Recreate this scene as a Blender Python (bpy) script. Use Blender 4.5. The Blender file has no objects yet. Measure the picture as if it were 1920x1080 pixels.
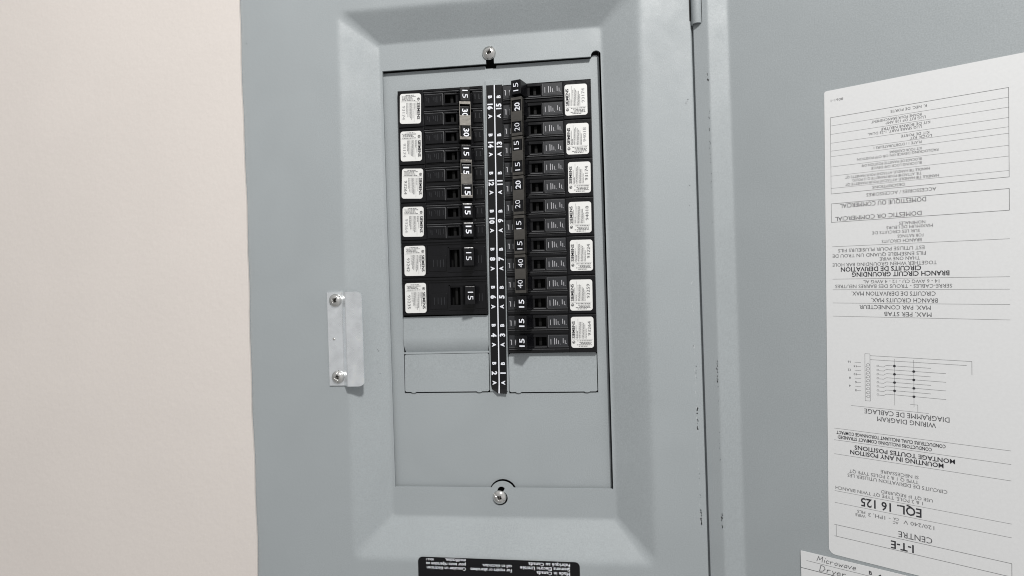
import bpy, bmesh, math, random
from mathutils import Matrix, Vector
from mathutils.geometry import delaunay_2d_cdt
random.seed(7)
MM = 0.001                      # every length below is in millimetres
scene = bpy.context.scene
COL = scene.collection

# ---------------------------------------------------------------- camera
cam_d = bpy.data.cameras.new("camera"); cam = bpy.data.objects.new("camera", cam_d); COL.objects.link(cam)
cam_d.sensor_width = 36.0; cam_d.lens = 1060.0 / 1920.0 * 36.0
cam_d.clip_start = 0.01; cam_d.clip_end = 20.0
right = Vector((0.99275, 0.11602, -0.03146)); up = Vector((0.03131, 0.00304, 0.99950)); back = right.cross(up)
up = back.cross(right)
m3 = Matrix((right.normalized(), up.normalized(), back.normalized())).transposed()
cam.matrix_world = Matrix.Translation(Vector((54.08, -371.4, -0.56)) * MM) @ m3.to_4x4()
scene.camera = cam
scene.cycles.filter_width = 1.05; scene.render.filter_size = 1.05
scene.render.resolution_x = 1024; scene.render.resolution_y = 576

# ---------------------------------------------------------------- room light: soft graded ambient and one ceiling lamp
world = bpy.data.worlds.new("World"); scene.world = world; world.use_nodes = True
wn = world.node_tree.nodes; wl = world.node_tree.links
bg = wn["Background"]
tc = wn.new("ShaderNodeTexCoord"); ramp = wn.new("ShaderNodeValToRGB"); mp = wn.new("ShaderNodeMapRange")
mp.inputs[1].default_value = -1; mp.inputs[2].default_value = 1
vm = wn.new("ShaderNodeVectorMath"); vm.operation = 'DOT_PRODUCT'; vm.inputs[1].default_value = (0.62, 0.0, 0.78)     # brighter overhead and right, graded this way to dim the left-facing door
wl.new(tc.outputs["Generated"], vm.inputs[0]); wl.new(vm.outputs["Value"], mp.inputs[0]); wl.new(mp.outputs[0], ramp.inputs[0]); wl.new(ramp.outputs[0], bg.inputs[0])
ramp.color_ramp.elements[0].color = (0.38, 0.378, 0.375, 1); ramp.color_ramp.elements[1].color = (1.0, 1.0, 1.0, 1)
bg.inputs[1].default_value = 0.70
ld = bpy.data.lights.new("ceiling_lamp", 'AREA'); ld.shape = 'DISK'; ld.size = 0.13; ld.energy = 14.0; ld.color = (1.0, 0.985, 0.96)
lamp = bpy.data.objects.new("ceiling_lamp", ld); COL.objects.link(lamp)
lamp.location = (0.33, -0.86, 0.80)
lamp.rotation_euler = (Vector((0.0, 0.0, 0.0)) - lamp.location).to_track_quat('-Z', 'Y').to_euler()
vs = scene.view_settings
vs.view_transform = 'Standard'; vs.look = 'None'; vs.exposure = 0.0; vs.gamma = 1.0; vs.use_curve_mapping = False

# ---------------------------------------------------------------- materials
def mat(name, col, rough=0.5, metal=0.0, spec=0.5, noise=None, bump=None, coat=0.0):
    m = bpy.data.materials.new(name); m.use_nodes = True
    nt = m.node_tree; b = nt.nodes["Principled BSDF"]
    b.inputs["Base Color"].default_value = (*col, 1); b.inputs["Roughness"].default_value = rough
    b.inputs["Metallic"].default_value = metal; b.inputs["Specular IOR Level"].default_value = spec
    b.inputs["Coat Weight"].default_value = coat
    co = nt.nodes.new("ShaderNodeTexCoord")
    if noise:                                   # (scale, amount, detail): faint uneven colour of the stuff itself
        n = nt.nodes.new("ShaderNodeTexNoise"); n.inputs["Scale"].default_value = noise[0]; n.inputs["Detail"].default_value = noise[2]
        r = nt.nodes.new("ShaderNodeMapRange"); r.inputs[1].default_value = 0.25; r.inputs[2].default_value = 0.75
        r.inputs[3].default_value = 1 - noise[1]; r.inputs[4].default_value = 1 + noise[1]
        mx = nt.nodes.new("ShaderNodeMix"); mx.data_type = 'RGBA'; mx.blend_type = 'MULTIPLY'; mx.inputs[0].default_value = 1
        mx.inputs[6].default_value = (*col, 1)
        nt.links.new(co.outputs["Object"], n.inputs["Vector"]); nt.links.new(n.outputs[0], r.inputs[0]); nt.links.new(r.outputs[0], mx.inputs[7])
        nt.links.new(mx.outputs[2], b.inputs["Base Color"])
    if bump:                                    # (scale, strength, distance in mm)
        n = nt.nodes.new("ShaderNodeTexNoise"); n.inputs["Scale"].default_value = bump[0]; n.inputs["Detail"].default_value = 3
        bp = nt.nodes.new("ShaderNodeBump"); bp.inputs["Strength"].default_value = bump[1]; bp.inputs["Distance"].default_value = bump[2] * MM
        nt.links.new(co.outputs["Object"], n.inputs["Vector"]); nt.links.new(n.outputs[0], bp.inputs["Height"]); nt.links.new(bp.outputs[0], b.inputs["Normal"])
    return m
M = dict(
    paint=mat("grey_enamel", (0.312, 0.338, 0.350), 0.55, noise=(1500, 0.13, 3), bump=(420, 0.4, 0.13)),
    wall=mat("warm_white_wall_paint", (0.638, 0.592, 0.558), 0.75, spec=0.3, noise=(600, 0.022, 4), bump=(230, 0.45, 0.3)),
    black=mat("black_moulded_plastic", (0.0045, 0.0045, 0.0055), 0.27, spec=0.3, noise=(260, 0.25, 3), bump=(900, 0.3, 0.08)),
    charcoal=mat("charcoal_moulded_plastic", (0.020, 0.021, 0.024), 0.42, spec=0.4, noise=(260, 0.2, 3), bump=(900, 0.3, 0.08)),
    void=mat("black_pocket_and_shade", (0.004, 0.004, 0.004), 0.6, spec=0.2),  # pocket plastic; also the shade painted into hinge gaps and enclosure interior
    mark=mat("embossing_highlight", (0.42, 0.42, 0.44), 0.5),  # light caught by the raised lettering, put into its colour
    sticker=mat("white_sticker_paper", (0.70, 0.70, 0.685), 0.5, spec=0.3, noise=(300, 0.03, 2)),
    paper=mat("white_printed_paper", (0.67, 0.675, 0.68), 0.55, spec=0.3, noise=(700, 0.02, 2), bump=(60, 0.25, 0.3)),
    ink=mat("black_ink", (0.035, 0.035, 0.04), 0.6, spec=0.2),
    heading_ink=mat("dark_grey_ink", (0.085, 0.085, 0.09), 0.6, spec=0.2),
    grey_ink=mat("fine_grey_ink", (0.16, 0.16, 0.165), 0.6, spec=0.2),
    faint_ink=mat("faded_stamp_ink", (0.36, 0.36, 0.37), 0.6, spec=0.2),
    pencil=mat("pencil_line", (0.15, 0.15, 0.155), 0.6, spec=0.2),
    white_ink=mat("white_ink", (0.78, 0.80, 0.85), 0.5, spec=0.3),
    strip=mat("black_vinyl_strip", (0.006, 0.006, 0.007), 0.5, spec=0.2),
    edge=mat("plastic_edge_highlight", (0.15, 0.152, 0.158), 0.4),  # lighter colour painting the highlights along moulded edges
    zinc=mat("zinc_plated_steel", (0.90, 0.93, 0.955), 0.27, metal=0.85, noise=(140, 0.08, 4), bump=(300, 0.25, 0.1)),
    nickel=mat("nickel_screw_steel", (0.70, 0.69, 0.67), 0.16, metal=1.0, noise=(500, 0.15, 3), bump=(700, 0.3, 0.12)),
    tie=mat("dull_tie_steel", (0.135, 0.128, 0.118), 0.34, metal=0.9, noise=(260, 0.16, 4), bump=(600, 0.3, 0.1)),
    chip=mat("bare_dark_chip", (0.02, 0.02, 0.02), 0.7, spec=0.2),
    chip_light=mat("scuffed_light_primer", (0.50, 0.52, 0.53), 0.6, spec=0.2),
)

def sheen(m, lo, hi, scale, smudge):
    nt = m.node_tree; b = nt.nodes["Principled BSDF"]; co = nt.nodes.new("ShaderNodeTexCoord")
    n = nt.nodes.new("ShaderNodeTexNoise"); n.inputs["Scale"].default_value = scale; n.inputs["Detail"].default_value = 5; n.inputs["Roughness"].default_value = .65
    r = nt.nodes.new("ShaderNodeMapRange"); r.inputs[1].default_value = .3; r.inputs[2].default_value = .7; r.inputs[3].default_value = lo; r.inputs[4].default_value = hi
    nt.links.new(co.outputs["Object"], n.inputs["Vector"]); nt.links.new(n.outputs[0], r.inputs[0]); nt.links.new(r.outputs[0], b.inputs["Roughness"])
    if smudge:                                   # rubbed, slightly greasy patches
        n2 = nt.nodes.new("ShaderNodeTexNoise"); n2.inputs["Scale"].default_value = scale * .45; n2.inputs["Detail"].default_value = 6; n2.inputs["Distortion"].default_value = .6
        r2 = nt.nodes.new("ShaderNodeMapRange"); r2.inputs[1].default_value = .35; r2.inputs[2].default_value = .65; r2.inputs[3].default_value = 1 - smudge; r2.inputs[4].default_value = 1 + smudge
        mx = nt.nodes.new("ShaderNodeMix"); mx.data_type = 'RGBA'; mx.blend_type = 'MULTIPLY'; mx.inputs[0].default_value = 1
        src = b.inputs["Base Color"].links[0].from_socket
        nt.links.new(co.outputs["Object"], n2.inputs["Vector"]); nt.links.new(n2.outputs[0], r2.inputs[0]); nt.links.new(src, mx.inputs[6]); nt.links.new(r2.outputs[0], mx.inputs[7]); nt.links.new(mx.outputs[2], b.inputs["Base Color"])
sheen(M["paint"], .42, .62, 45, .022); sheen(M["zinc"], .2, .42, 160, .05); sheen(M["tie"], .26, .45, 200, .08); sheen(M["black"], .14, .34, 120, 0); sheen(M["wall"], .7, .8, 30, .012)
# ---------------------------------------------------------------- mesh helpers (all in mm)
def link(name, me, m, parent=None, kind=None, smooth=False):
    me.materials.clear(); me.materials.append(M[m] if isinstance(m, str) else m)
    if smooth:
        for p in me.polygons: p.use_smooth = True
    o = bpy.data.objects.new(name, me); COL.objects.link(o)
    if parent is not None: o.parent = parent
    if kind: o["kind"] = kind
    return o
def mesh(verts, faces, name="mesh"):
    me = bpy.data.meshes.new(name); me.from_pydata([(v[0] * MM, v[1] * MM, v[2] * MM) for v in verts], [], faces); me.update(); return me
def thing(name, label, cat, loc=(0, 0, 0), ry=0.0, group=None, rz=0.0):
    o = bpy.data.objects.new(name, None); COL.objects.link(o); o.empty_display_size = 0.01
    o.location = Vector(loc) * MM; o.rotation_euler = (0, ry, rz)
    return tag(o, label, cat, group)
def tag(o, label, cat, group=None):
    o["label"] = label; o["category"] = cat
    if group: o["group"] = group
    return o
class MB:
    def __init__(s): s.v = []; s.f = []
    def add(s, verts, faces):
        n = len(s.v); s.v += [tuple(v) for v in verts]; s.f += [tuple(i + n for i in f) for f in faces]; return s
    def box(s, x0, x1, y0, y1, z0, z1, bev=0.0):
        if bev <= 0:
            v = [(x, y, z) for x in (x0, x1) for y in (y0, y1) for z in (z0, z1)]
            return s.add(v, [(0, 1, 3, 2), (4, 6, 7, 5), (0, 4, 5, 1), (2, 3, 7, 6), (0, 2, 6, 4), (1, 5, 7, 3)])
        bm = bmesh.new(); bmesh.ops.create_cube(bm, size=1)
        for v in bm.verts: v.co = Vector(((x0 + x1) / 2 + v.co.x * (x1 - x0), (y0 + y1) / 2 + v.co.y * (y1 - y0), (z0 + z1) / 2 + v.co.z * (z1 - z0)))
        bmesh.ops.bevel(bm, geom=bm.edges[:], offset=bev, segments=2, affect='EDGES', profile=0.6)
        return s.bm(bm)
    def bm(s, bm):
        bm.verts.ensure_lookup_table(); bm.verts.index_update()
        s.add([v.co[:] for v in bm.verts], [[v.index for v in f.verts] for f in bm.faces]); bm.free(); return s
    def hexa(s, low, high, bev=0.0):        # two quads (lists of 4 points), joined into a solid
        bm = bmesh.new(); a = [bm.verts.new(p) for p in low]; b = [bm.verts.new(p) for p in high]
        bm.faces.new(a[::-1]); bm.faces.new(b)
        for i in range(4): bm.faces.new((a[i], a[(i + 1) % 4], b[(i + 1) % 4], b[i]))
        bmesh.ops.recalc_face_normals(bm, faces=bm.faces[:])
        if bev: bmesh.ops.bevel(bm, geom=bm.edges[:], offset=bev, segments=2, affect='EDGES', profile=0.6)
        return s.bm(bm)
    def mesh(s, name="mesh"): return mesh(s.v, s.f, name)
def fill(outlines, thick):                  # flat plate in x,z with holes; front face at y=0, back at y=thick
    pts, edges, faces = [], [], []
    for o in outlines:
        q = []
        for p in o:
            if not q or (abs(p[0] - q[-1][0]) + abs(p[1] - q[-1][1])) > 1e-3: q.append(p)
        if abs(q[0][0] - q[-1][0]) + abs(q[0][1] - q[-1][1]) < 1e-3: q.pop()
        n = len(pts); pts += [Vector(p) for p in q]; edges += [(n + i, n + (i + 1) % len(q)) for i in range(len(q))]
    vo, eo, fo = delaunay_2d_cdt(pts, edges, [], 1, 1e-5)[:3]
    segs = [(pts[a], pts[b]) for a, b in edges]
    def inside(c): return sum(1 for a, b in segs if (a.y > c.y) != (b.y > c.y) and c.x < (b.x - a.x) * (c.y - a.y) / (b.y - a.y) + a.x) % 2 == 1
    fo = [t for t in fo if inside((vo[t[0]] + vo[t[1]] + vo[t[2]]) / 3)]
    n = len(vo); use = {}
    v = [(p.x, 0.0, p.y) for p in vo] + [(p.x, thick, p.y) for p in vo]
    f = []
    for t in fo:
        t = list(t); f.append(tuple(t)); f.append(tuple(n + i for i in t[::-1]))
        for i in range(len(t)):
            e = (t[i], t[(i + 1) % len(t)]); use.setdefault(tuple(sorted(e)), []).append(e)
    for k, es in use.items():
        if len(es) == 1: x, y = es[0]; f.append((y, x, n + x, n + y))
    return v, f
def arc(cx, cz, r, a0, a1, n=10):
    return [(cx + r * math.cos(math.radians(a0 + (a1 - a0) * i / n)), cz + r * math.sin(math.radians(a0 + (a1 - a0) * i / n))) for i in range(n + 1)]
def rrect(x0, x1, z0, z1, r, n=5):
    if not isinstance(r, (list, tuple)): r = [r] * 4            # corners: top-right, top-left, bottom-left, bottom-right
    return (arc(x1 - r[0], z1 - r[0], r[0], 0, 90, n) + arc(x0 + r[1], z1 - r[1], r[1], 90, 180, n)
            + arc(x0 + r[2], z0 + r[2], r[2], 180, 270, n) + arc(x1 - r[3], z0 + r[3], r[3], 270, 360, n))
# ---- lettering: outlines of the built-in typeface as flat faces
_tc = {}
def glyphs(body, bold=0.0):
    k = (body, bold)
    if k not in _tc:
        cu = bpy.data.curves.new("t", 'FONT'); cu.body = body; cu.size = 1.0; cu.resolution_u = 2; cu.offset = bold; cu.fill_mode = 'FRONT'
        o = bpy.data.objects.new("t", cu); COL.objects.link(o)
        me = bpy.data.meshes.new_from_object(o)
        v = [(w.co.x, w.co.y) for w in me.vertices]; f = [tuple(p.vertices) for p in me.polygons]
        bpy.data.objects.remove(o); bpy.data.curves.remove(cu); bpy.data.meshes.remove(me)
        xs = [a[0] for a in v] or [0, 1]
        _tc[k] = (v, f, min(xs), max(xs))
    return _tc[k]
CAP = max(v[1] for v in glyphs("H")[0])
def put(mb, body, origin, ex, ey, cap, width=None, anchor=0.0, bold=0.0, vis=None, mid=False):
    """origin: point of baseline; anchor 0 = text start there, 1 = text end there, 0.5 = centred. ex, ey: unit vectors."""
    v, f, a, b = glyphs(body, bold)
    sy = cap / CAP; sx = sy
    if width:
        w = (b - a)
        if vis and vis != body:
            q = glyphs(vis, bold); w = q[3] - q[2]
        sx = width / w
    O = Vector(origin); X = Vector(ex); Y = Vector(ey)
    x0 = a + (b - a) * anchor; y0 = CAP / 2 if mid else 0.0
    mb.add([O + X * ((p[0] - x0) * sx) + Y * ((p[1] - y0) * sy) for p in v], f)
def stroke(mb, pts, w, origin=(0, 0, 0), ex=(1, 0, 0), ey=(0, 0, 1)):
    O = Vector(origin); X = Vector(ex); Y = Vector(ey)
    for (a, b) in zip(pts[:-1], pts[1:]):
        d = Vector((b[0] - a[0], b[1] - a[1])); L = d.length
        if L < 1e-6: continue
        d /= L; n = Vector((-d.y, d.x)) * (w / 2); e = d * (w * 0.3)
        q = [(a[0] - e.x + n.x, a[1] - e.y + n.y), (a[0] - e.x - n.x, a[1] - e.y - n.y), (b[0] + e.x - n.x, b[1] + e.y - n.y), (b[0] + e.x + n.x, b[1] + e.y + n.y)]
        mb.add([O + X * p[0] + Y * p[1] for p in q], [(0, 1, 2, 3)])
def disc(mb, c, r, origin, ex, ey, n=14, r_in=0.0):
    O = Vector(origin); X = Vector(ex); Y = Vector(ey)
    pt = lambda R, i: O + X * (c[0] + R * math.cos(2 * math.pi * i / n)) + Y * (c[1] + R * math.sin(2 * math.pi * i / n))
    if r_in <= 0: mb.add([pt(r, i) for i in range(n)], [tuple(range(n))])
    else: mb.add([pt(r, i) for i in range(n)] + [pt(r_in, i) for i in range(n)], [(i, (i + 1) % n, n + (i + 1) % n, n + i) for i in range(n)])
def flecks(spots, y, seed, ex=(1, 0, 0), o=(0, 0, 0), n=(0, -1, 0), zr=None):
    """ragged little chips: spots = (x, z, width, height)"""
    rnd = random.Random(seed); mb = MB(); O = Vector(o); X = Vector(ex); N = Vector(n)
    for (x, z, w, h) in spots:
        k = rnd.randint(5, 7); a0 = rnd.random() * 6.28
        mb.add([O + X * (x + 0.5 * w * rnd.uniform(0.5, 1.1) * math.cos(a0 + 6.283 * i / k)) + N * y + Vector((0, 0, z + 0.5 * h * rnd.uniform(0.5, 1.1) * math.sin(a0 + 6.283 * i / k))) for i in range(k)], [tuple(range(k))])
    return mb

# ---------------------------------------------------------------- wall: painted skim with a slightly wavy cut-out round the panel
rw = random.Random(3)
cut = []
zz = -232.0
while zz < 240:
    cut.append((-166.7 + 0.35 * math.sin(zz * 0.031) + 0.22 * math.sin(zz * 0.11 + 1) + rw.uniform(-0.08, 0.08), zz)); zz += 4.0
cut += [(172, 240), (172, -232)]
v, f = fill([[(-1100, -800), (900, -800), (900, 800), (-1100, 800)], cut], 1.4)
wall = link("wall", mesh([(a, b - 13.6, c) for a, b, c in v], f), "wall"); wall["kind"] = "structure"

# ---------------------------------------------------------------- stamped grey cover
cover = thing("panel_cover", "grey enamelled steel cover with stamped border around the breaker opening", "panel cover", (0, 0, -232))
def off(mb, d=(0, 0, 232)): mb.v = [(a + d[0], b + d[1], c + d[2]) for a, b, c in mb.v]; return mb
I = (-75.4, 74.4, -152.2, 167.4); Oo = (-98.6, 97.2, -176.2, 186.2); DEP = 12.0
prof = [(-0.10, 0.0), (-0.05, 0.0), (-0.02, 0.003), (0.01, 0.018), (0.04, 0.042), (0.07, 0.072), (0.12, 0.122), (0.3, 0.305), (0.5, 0.51), (0.72, 0.735), (0.85, 0.868), (0.90, 0.915), (0.945, 0.953), (0.99, 0.98), (1.04, 0.995), (1.08, 1.0), (1.14, 1.0), (1.2, 1.0)]
loops = []
NC = 8
for fr, dp in prof:
    r = [I[k] + (Oo[k] - I[k]) * fr for k in range(4)]
    loops.append([(x, -DEP * dp, z) for x, z in rrect(*r, 3.0 + 3.0 * max(0, fr), NC)])
pan_edge = [(p[0], p[2]) for p in loops[0]]
for (x0, x1, z0, z1, y, r) in [(-110, 108, -190, 200, -12.0, 6), (-150, 124, -228, 234, -12.0, 2), (-161.5, 127.0, -230, 236, -12.0, 1.5), (-163, 127.6, -231, 237, -11.99, 1.5), (-170, 128.3, -236, 242, -11.7, 1.5), (-176, 128.6, -240, 246, -11.0, 1.5), (-176, 128.62, -240, 246, -4.0, 1.5)]:
    loops.append([(x, y, z) for x, z in rrect(x0, x1, z0, z1, r, NC)])
mb = MB(); n = len(loops[0])
for lp in loops: mb.v += lp
for k in range(len(loops) - 1):
    for i in range(n):
        j = (i + 1) % n; mb.f.append((k * n + i, k * n + j, (k + 1) * n + j, (k + 1) * n + i))
frame = link("stamped_frame", off(mb).mesh(), "paint", cover, smooth=True)
opening = ([(-73.2, -132.6), (-7.6, -132.7)] + arc(0.1, -137.2, 8.75, 149, 31, 14) + [(7.8, -132.7), (72.6, -132.7), (73.5, 149.0)]
           + arc(70.3, 149.0, 3.2, 8, 178, 12) + [(66.9, 148.5), (3.4, 149.0)] + arc(0.7, 155.6, 2.7, 0, 180, 8) + [(-2.0, 149.1), (-73.2, 149.6)])
key = arc(-1.5, -139.4, 4.9, 64, -244, 22) + arc(-0.6, -134.4, 2.6, 150, 30, 5)
v, f = fill([pan_edge, opening, key], 1.2)
link("recessed_face", mesh([(a, b, c + 232) for a, b, c in v], f), "paint", cover)
spots = []
rc = random.Random(11)
for (z0, z1, nn, s) in [(-60, -52, 5, .45), (-92, -78, 12, .65), (-135, -118, 5, .4), (-150, -140, 13, .8), (30, 60, 3, .3), (110, 112, 2, .6)]:
    for i in range(nn):
        z = rc.uniform(z0, z1); spots.append((124.6 + 0.35 * rc.uniform(-1, 1) + (z + 60) * -0.003, z, 1.5 * s * rc.uniform(.4, 1.1), 1.4 * s * rc.uniform(.6, 2.2)))
spots += [(-77.6, -39.0, 1.2, .6), (-78.2, -38.2, .5, .8), (-77.0, -53.8, 1.1, .35), (-163.2, 170.5, .6, .6), (125.0, 112.6, .8, 1.0), (37.4, -135.2, .5, .5)]
link("paint_chips", off(flecks(spots[:-3] + [spots[-3], spots[-2]], 12.06, 5)).mesh(), "chip", cover, kind="stuff")
spots = [(124.0 + rc.uniform(-.5, .5) + (z + 60) * -0.003, z, rc.uniform(.15, .35), rc.uniform(.6, 2.5)) for z in [rc.uniform(-150, 0) for i in range(50)]]
link("scuff_marks", off(flecks(spots, 12.05, 6)).mesh(), "chip_light", cover, kind="stuff")
mb = MB().box(128.8, 176, -8.6, -7.0, -240, 246); link("hinge_side_return", off(mb).mesh(), "paint", cover)

# ---------------------------------------------------------------- dead front plate behind the opening, with blanks
DF, BF = 3.4, 2.6          # plane of the plate, and of the breaker bases
dead = thing("dead_front_plate", "flat grey inner plate that the breakers poke through", "panel plate", (0, DF, -150))
edge = ([(-88, -158), (71.7, -158), (72.65, 147.7)] + arc(69.65, 147.7, 2.9, 0, 175, 8) + [(66.4, 148.4), (4.6, 148.65), (4.2, 146.9), (-2.6, 147.0), (-3.0, 148.75), (-88, 149.15)])
v, f = fill([edge, [(-64.0, 136.0), (-5.2, 136.0), (-6.5, -42.0), (-65.4, -42.0)], [(-65.5, -43.2), (-6.5, -43.2), (-6.7, -69.9), (-65.7, -69.9)],
             [(7.6, 135.2), (66.6, 135.2), (65.1, -70.7), (6.2, -70.7)], arc(0.1, -137.2, 9.3, 0, 345, 23)], 1.2)
link("plate", mesh([(a, b, c + 150) for a, b, c in v], f), "paint", dead)
def blank(x0, x1, z0, z1, tilt, curl, lab):
    # local grid: rows from the top down; the lower edge stands proud, or curls back
    rows = 32; mb = MB(); r = 0.9
    for i in range(rows + 1):
        t = i / rows; z = z1 + (z0 - z1) * t
        y = -0.15 - tilt * t
        if curl:
            e = max(0.0, (t - 0.62) / 0.38); y = -0.5 - 0.9 * min(1, t / .6) + curl * e * e
        inset = 0.0
        dz = min(z - z0, z1 - z)
        if dz < r and not curl: inset = r - math.sqrt(max(0, r * r - (r - dz) ** 2))
        if curl and t > .8: inset = (t - .8) / .2 * 0.9
        sk = (z - 135) * 0.0073
        mb.v += [(x0 + inset + sk, y, z), (x1 - inset + sk, y, z), (x0 + inset + sk, y + 1.1, z), (x1 - inset + sk, y + 1.1, z)]
    for i in range(rows):
        a = i * 4; b = a + 4
        mb.f += [(a, a + 1, b + 1, b), (a + 2, b + 2, b + 3, a + 3), (a, b, b + 2, a + 2), (a + 1, a + 3, b + 3, b + 1)]
    mb.f += [(0, 2, 3, 1), (rows * 4, rows * 4 + 1, rows * 4 + 3, rows * 4 + 2)]
    mb.v = [(p[0], p[1], p[2] + 150) for p in mb.v]
    me = mb.mesh(); o = link("knockout_blank", me, "paint", dead, smooth=True); o["label"] = lab
    me.set_sharp_from_angle(angle=math.radians(40))
    if not curl:
        for q in (0.105, 0.885):
            x = x0 + (x1 - x0) * q + (z0 - 135) * 0.0073; h = []
            for k in range(9):
                a = math.pi * k / 8; h.append((x + 1.9 * math.cos(a + math.pi), z0 + .25 + 0.8 * math.sin(a + math.pi)))
            m2 = MB(); nn = len(h)
            m2.v = [(p[0], -0.9 - tilt * .3, p[1] + 150) for p in h] + [(p[0], 0.3, p[1] + 150) for p in h]
            m2.f = [tuple(range(nn)), tuple(range(2 * nn - 1, nn - 1, -1))] + [(i, (i + 1) % nn, nn + (i + 1) % nn, nn + i) for i in range(nn)]
            link("break_off_tab", m2.mesh(), "paint", o)
blank(-63.7, -5.2, -42.3, -17.9, 0.0, 2.6, "grey blank with curled lower edge")
blank(-63.55, -5.6, -68.95, -43.5, .6, 0.0, "flat grey blank at lower left")
blank(8.1, 66.05, -69.75, -44.0, .6, 0.0, "flat grey blank at lower right")
# rib the number strip is stuck to
rib = MB(); k = .0154
rib.hexa([(x + 2.7 - (135.5 - z) * k, -.95, z + 150) for x, z in ((-6.1, -69.0), (6.0, -69.0), (6.0, 139), (-6.1, 139))], [(x + 2.7 - (135.5 - z) * k, .3, z + 150) for x, z in ((-6.1, -69.0), (6.0, -69.0), (6.0, 139), (-6.1, 139))], .2)
link("centre_rib", rib.mesh(), "paint", dead)
link("enclosure_shade_sheet", MB().box(-95, 95, 20, 21, -14, 320).mesh(), "void", dead)  # black sheet standing in for the unlit interior seen through gaps

# ---------------------------------------------------------------- numbered strip
SA = math.radians(-0.88)
strip = thing("number_strip", "black adhesive strip with white circuit numbers between the breaker columns", "number strip", (1.12, DF - .95, 32.6), ry=-SA)
sx0, sx1, sz0, sz1 = -5.4, 5.4, -102.7, 102.9
mb = MB(); rows = 60
def curl_y(z): 
    e = max(0.0, (-95.0 - z) / 8.0); return -0.12 - 1.5 * e * e
for i in range(rows + 1):
    z = sz1 + (sz0 - sz1) * (i / rows) ** 0.8
    ins = 0.0
    if z < sz0 + 5.5: ins = 5.5 - math.sqrt(max(0, 5.5 ** 2 - (sz0 + 5.5 - z) ** 2))
    for x in (sx0 + min(ins, 5.0), 0.05, sx1): mb.v.append((x, curl_y(z), z + (0.5 * math.sin(x) if i == rows else 0)))
    for x in (sx0 + min(ins, 5.0), 0.05, sx1): mb.v.append((x, curl_y(z) + 0.1, z))
for i in range(rows):
    a = i * 6; b = a + 6
    mb.f += [(a, a + 1, b + 1, b), (a + 1, a + 2, b + 2, b + 1), (a + 3, b + 3, b + 4, a + 4), (a + 4, b + 4, b + 5, a + 5), (a, b, b + 3, a + 3), (a + 2, a + 5, b + 5, b + 2)]
mb.f += [(0, 3, 4, 1), (1, 4, 5, 2)]
link("vinyl_strip", mb.mesh(), "strip", strip, smooth=False)
mb = MB()
for i in range(40):
    za = sz1 + (sz0 - sz1) * i / 40; zb = sz1 + (sz0 - sz1) * (i + 1) / 40
    xa = -0.25 + .04 * math.sin(za * .05); xb = -0.25 + .04 * math.sin(zb * .05)
    mb.add([(xa, curl_y(za) - .05, za), (xa + .72, curl_y(za) - .05, za), (xb + .72, curl_y(zb) - .05, zb), (xb, curl_y(zb) - .05, zb)], [(0, 1, 2, 3)])
link("centre_line", mb.mesh(), "white_ink", strip)
mb = MB()
for i in range(8):
    zc = 121.1 - 25.42 * i - 32.6
    for k, (t, cap, bd) in enumerate((("B", 2.4, .04), (str(16 - 2 * i), 3.2, .045), ("A", 2.4, .04))):
        z = zc + 6.45 * (1 - k)
        put(mb, t, (-2.95, 0, z), (0, 0, -1), (1, 0, 0), cap, anchor=.5, bold=bd, mid=True)
    for k, (t, cap, bd) in enumerate((("B", 2.4, .04), (str(15 - 2 * i), 3.2, .045), ("A", 2.4, .04))):
        z = zc + 6.45 * (1 - k)
        put(mb, t, (2.85, 0, z), (0, 0, 1), (-1, 0, 0), cap, anchor=.5, bold=bd, mid=True)
mb.v = [(p[0], curl_y(p[2]) - .06, p[2]) for p in mb.v]
link("numbering", mb.mesh(), "white_ink", strip)

# ---------------------------------------------------------------- breakers: local x = from the centre strip outward, z = -v, y = -h
PIT = 25.4
def vb(mb, u0, u1, v0, v1, h0, h1, bev=0.0): return mb.box(u0, u1, -h1, -h0, -v1, -v0, bev)
def tandem_case():
    mb = MB()
    vb(mb, 0, 18.3, .12, 25.28, -9, 1.5); vb(mb, 25.6, 58.3, .12, 25.28, -9, 1.5)
    for a, b in ((.12, 2.2), (7.9, 14.9), (20.6, 25.28)): vb(mb, 18.3, 25.6, a, b, -9, 1.5)
    for v0 in (0, 12.7):
        vb(mb, .25, 40.0, v0 + 9.15, v0 + 10.15, 1.4, 2.9, .22)
        vb(mb, .25, 40.0, v0 + 10.9, v0 + 12.45, 1.4, 2.3, .22)
        vb(mb, 16.8, 26.5, v0 + .7, v0 + 2.2, 1.4, 2.55, .18)
        vb(mb, 25.6, 26.5, v0 + 2.0, v0 + 8.8, 1.4, 2.5, .15)
        vb(mb, 16.8, 26.5, v0 + 7.9, v0 + 8.8, 1.4, 2.2, .15)
    vb(mb, 40.3, 58.1, .3, 25.1, 1.4, 2.6, .35)
    return mb.mesh("twin_case")
def rim_mesh():  # thin pale strokes: edge highlights drawn onto the case
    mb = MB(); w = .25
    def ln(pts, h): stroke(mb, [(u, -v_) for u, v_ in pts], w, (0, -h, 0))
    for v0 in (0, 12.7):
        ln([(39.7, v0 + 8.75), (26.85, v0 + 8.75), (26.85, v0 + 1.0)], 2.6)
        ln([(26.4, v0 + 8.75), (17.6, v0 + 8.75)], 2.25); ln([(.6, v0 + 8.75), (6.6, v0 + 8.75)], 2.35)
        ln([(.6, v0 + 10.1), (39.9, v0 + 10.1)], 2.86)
    return mb.mesh("rim")
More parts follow.
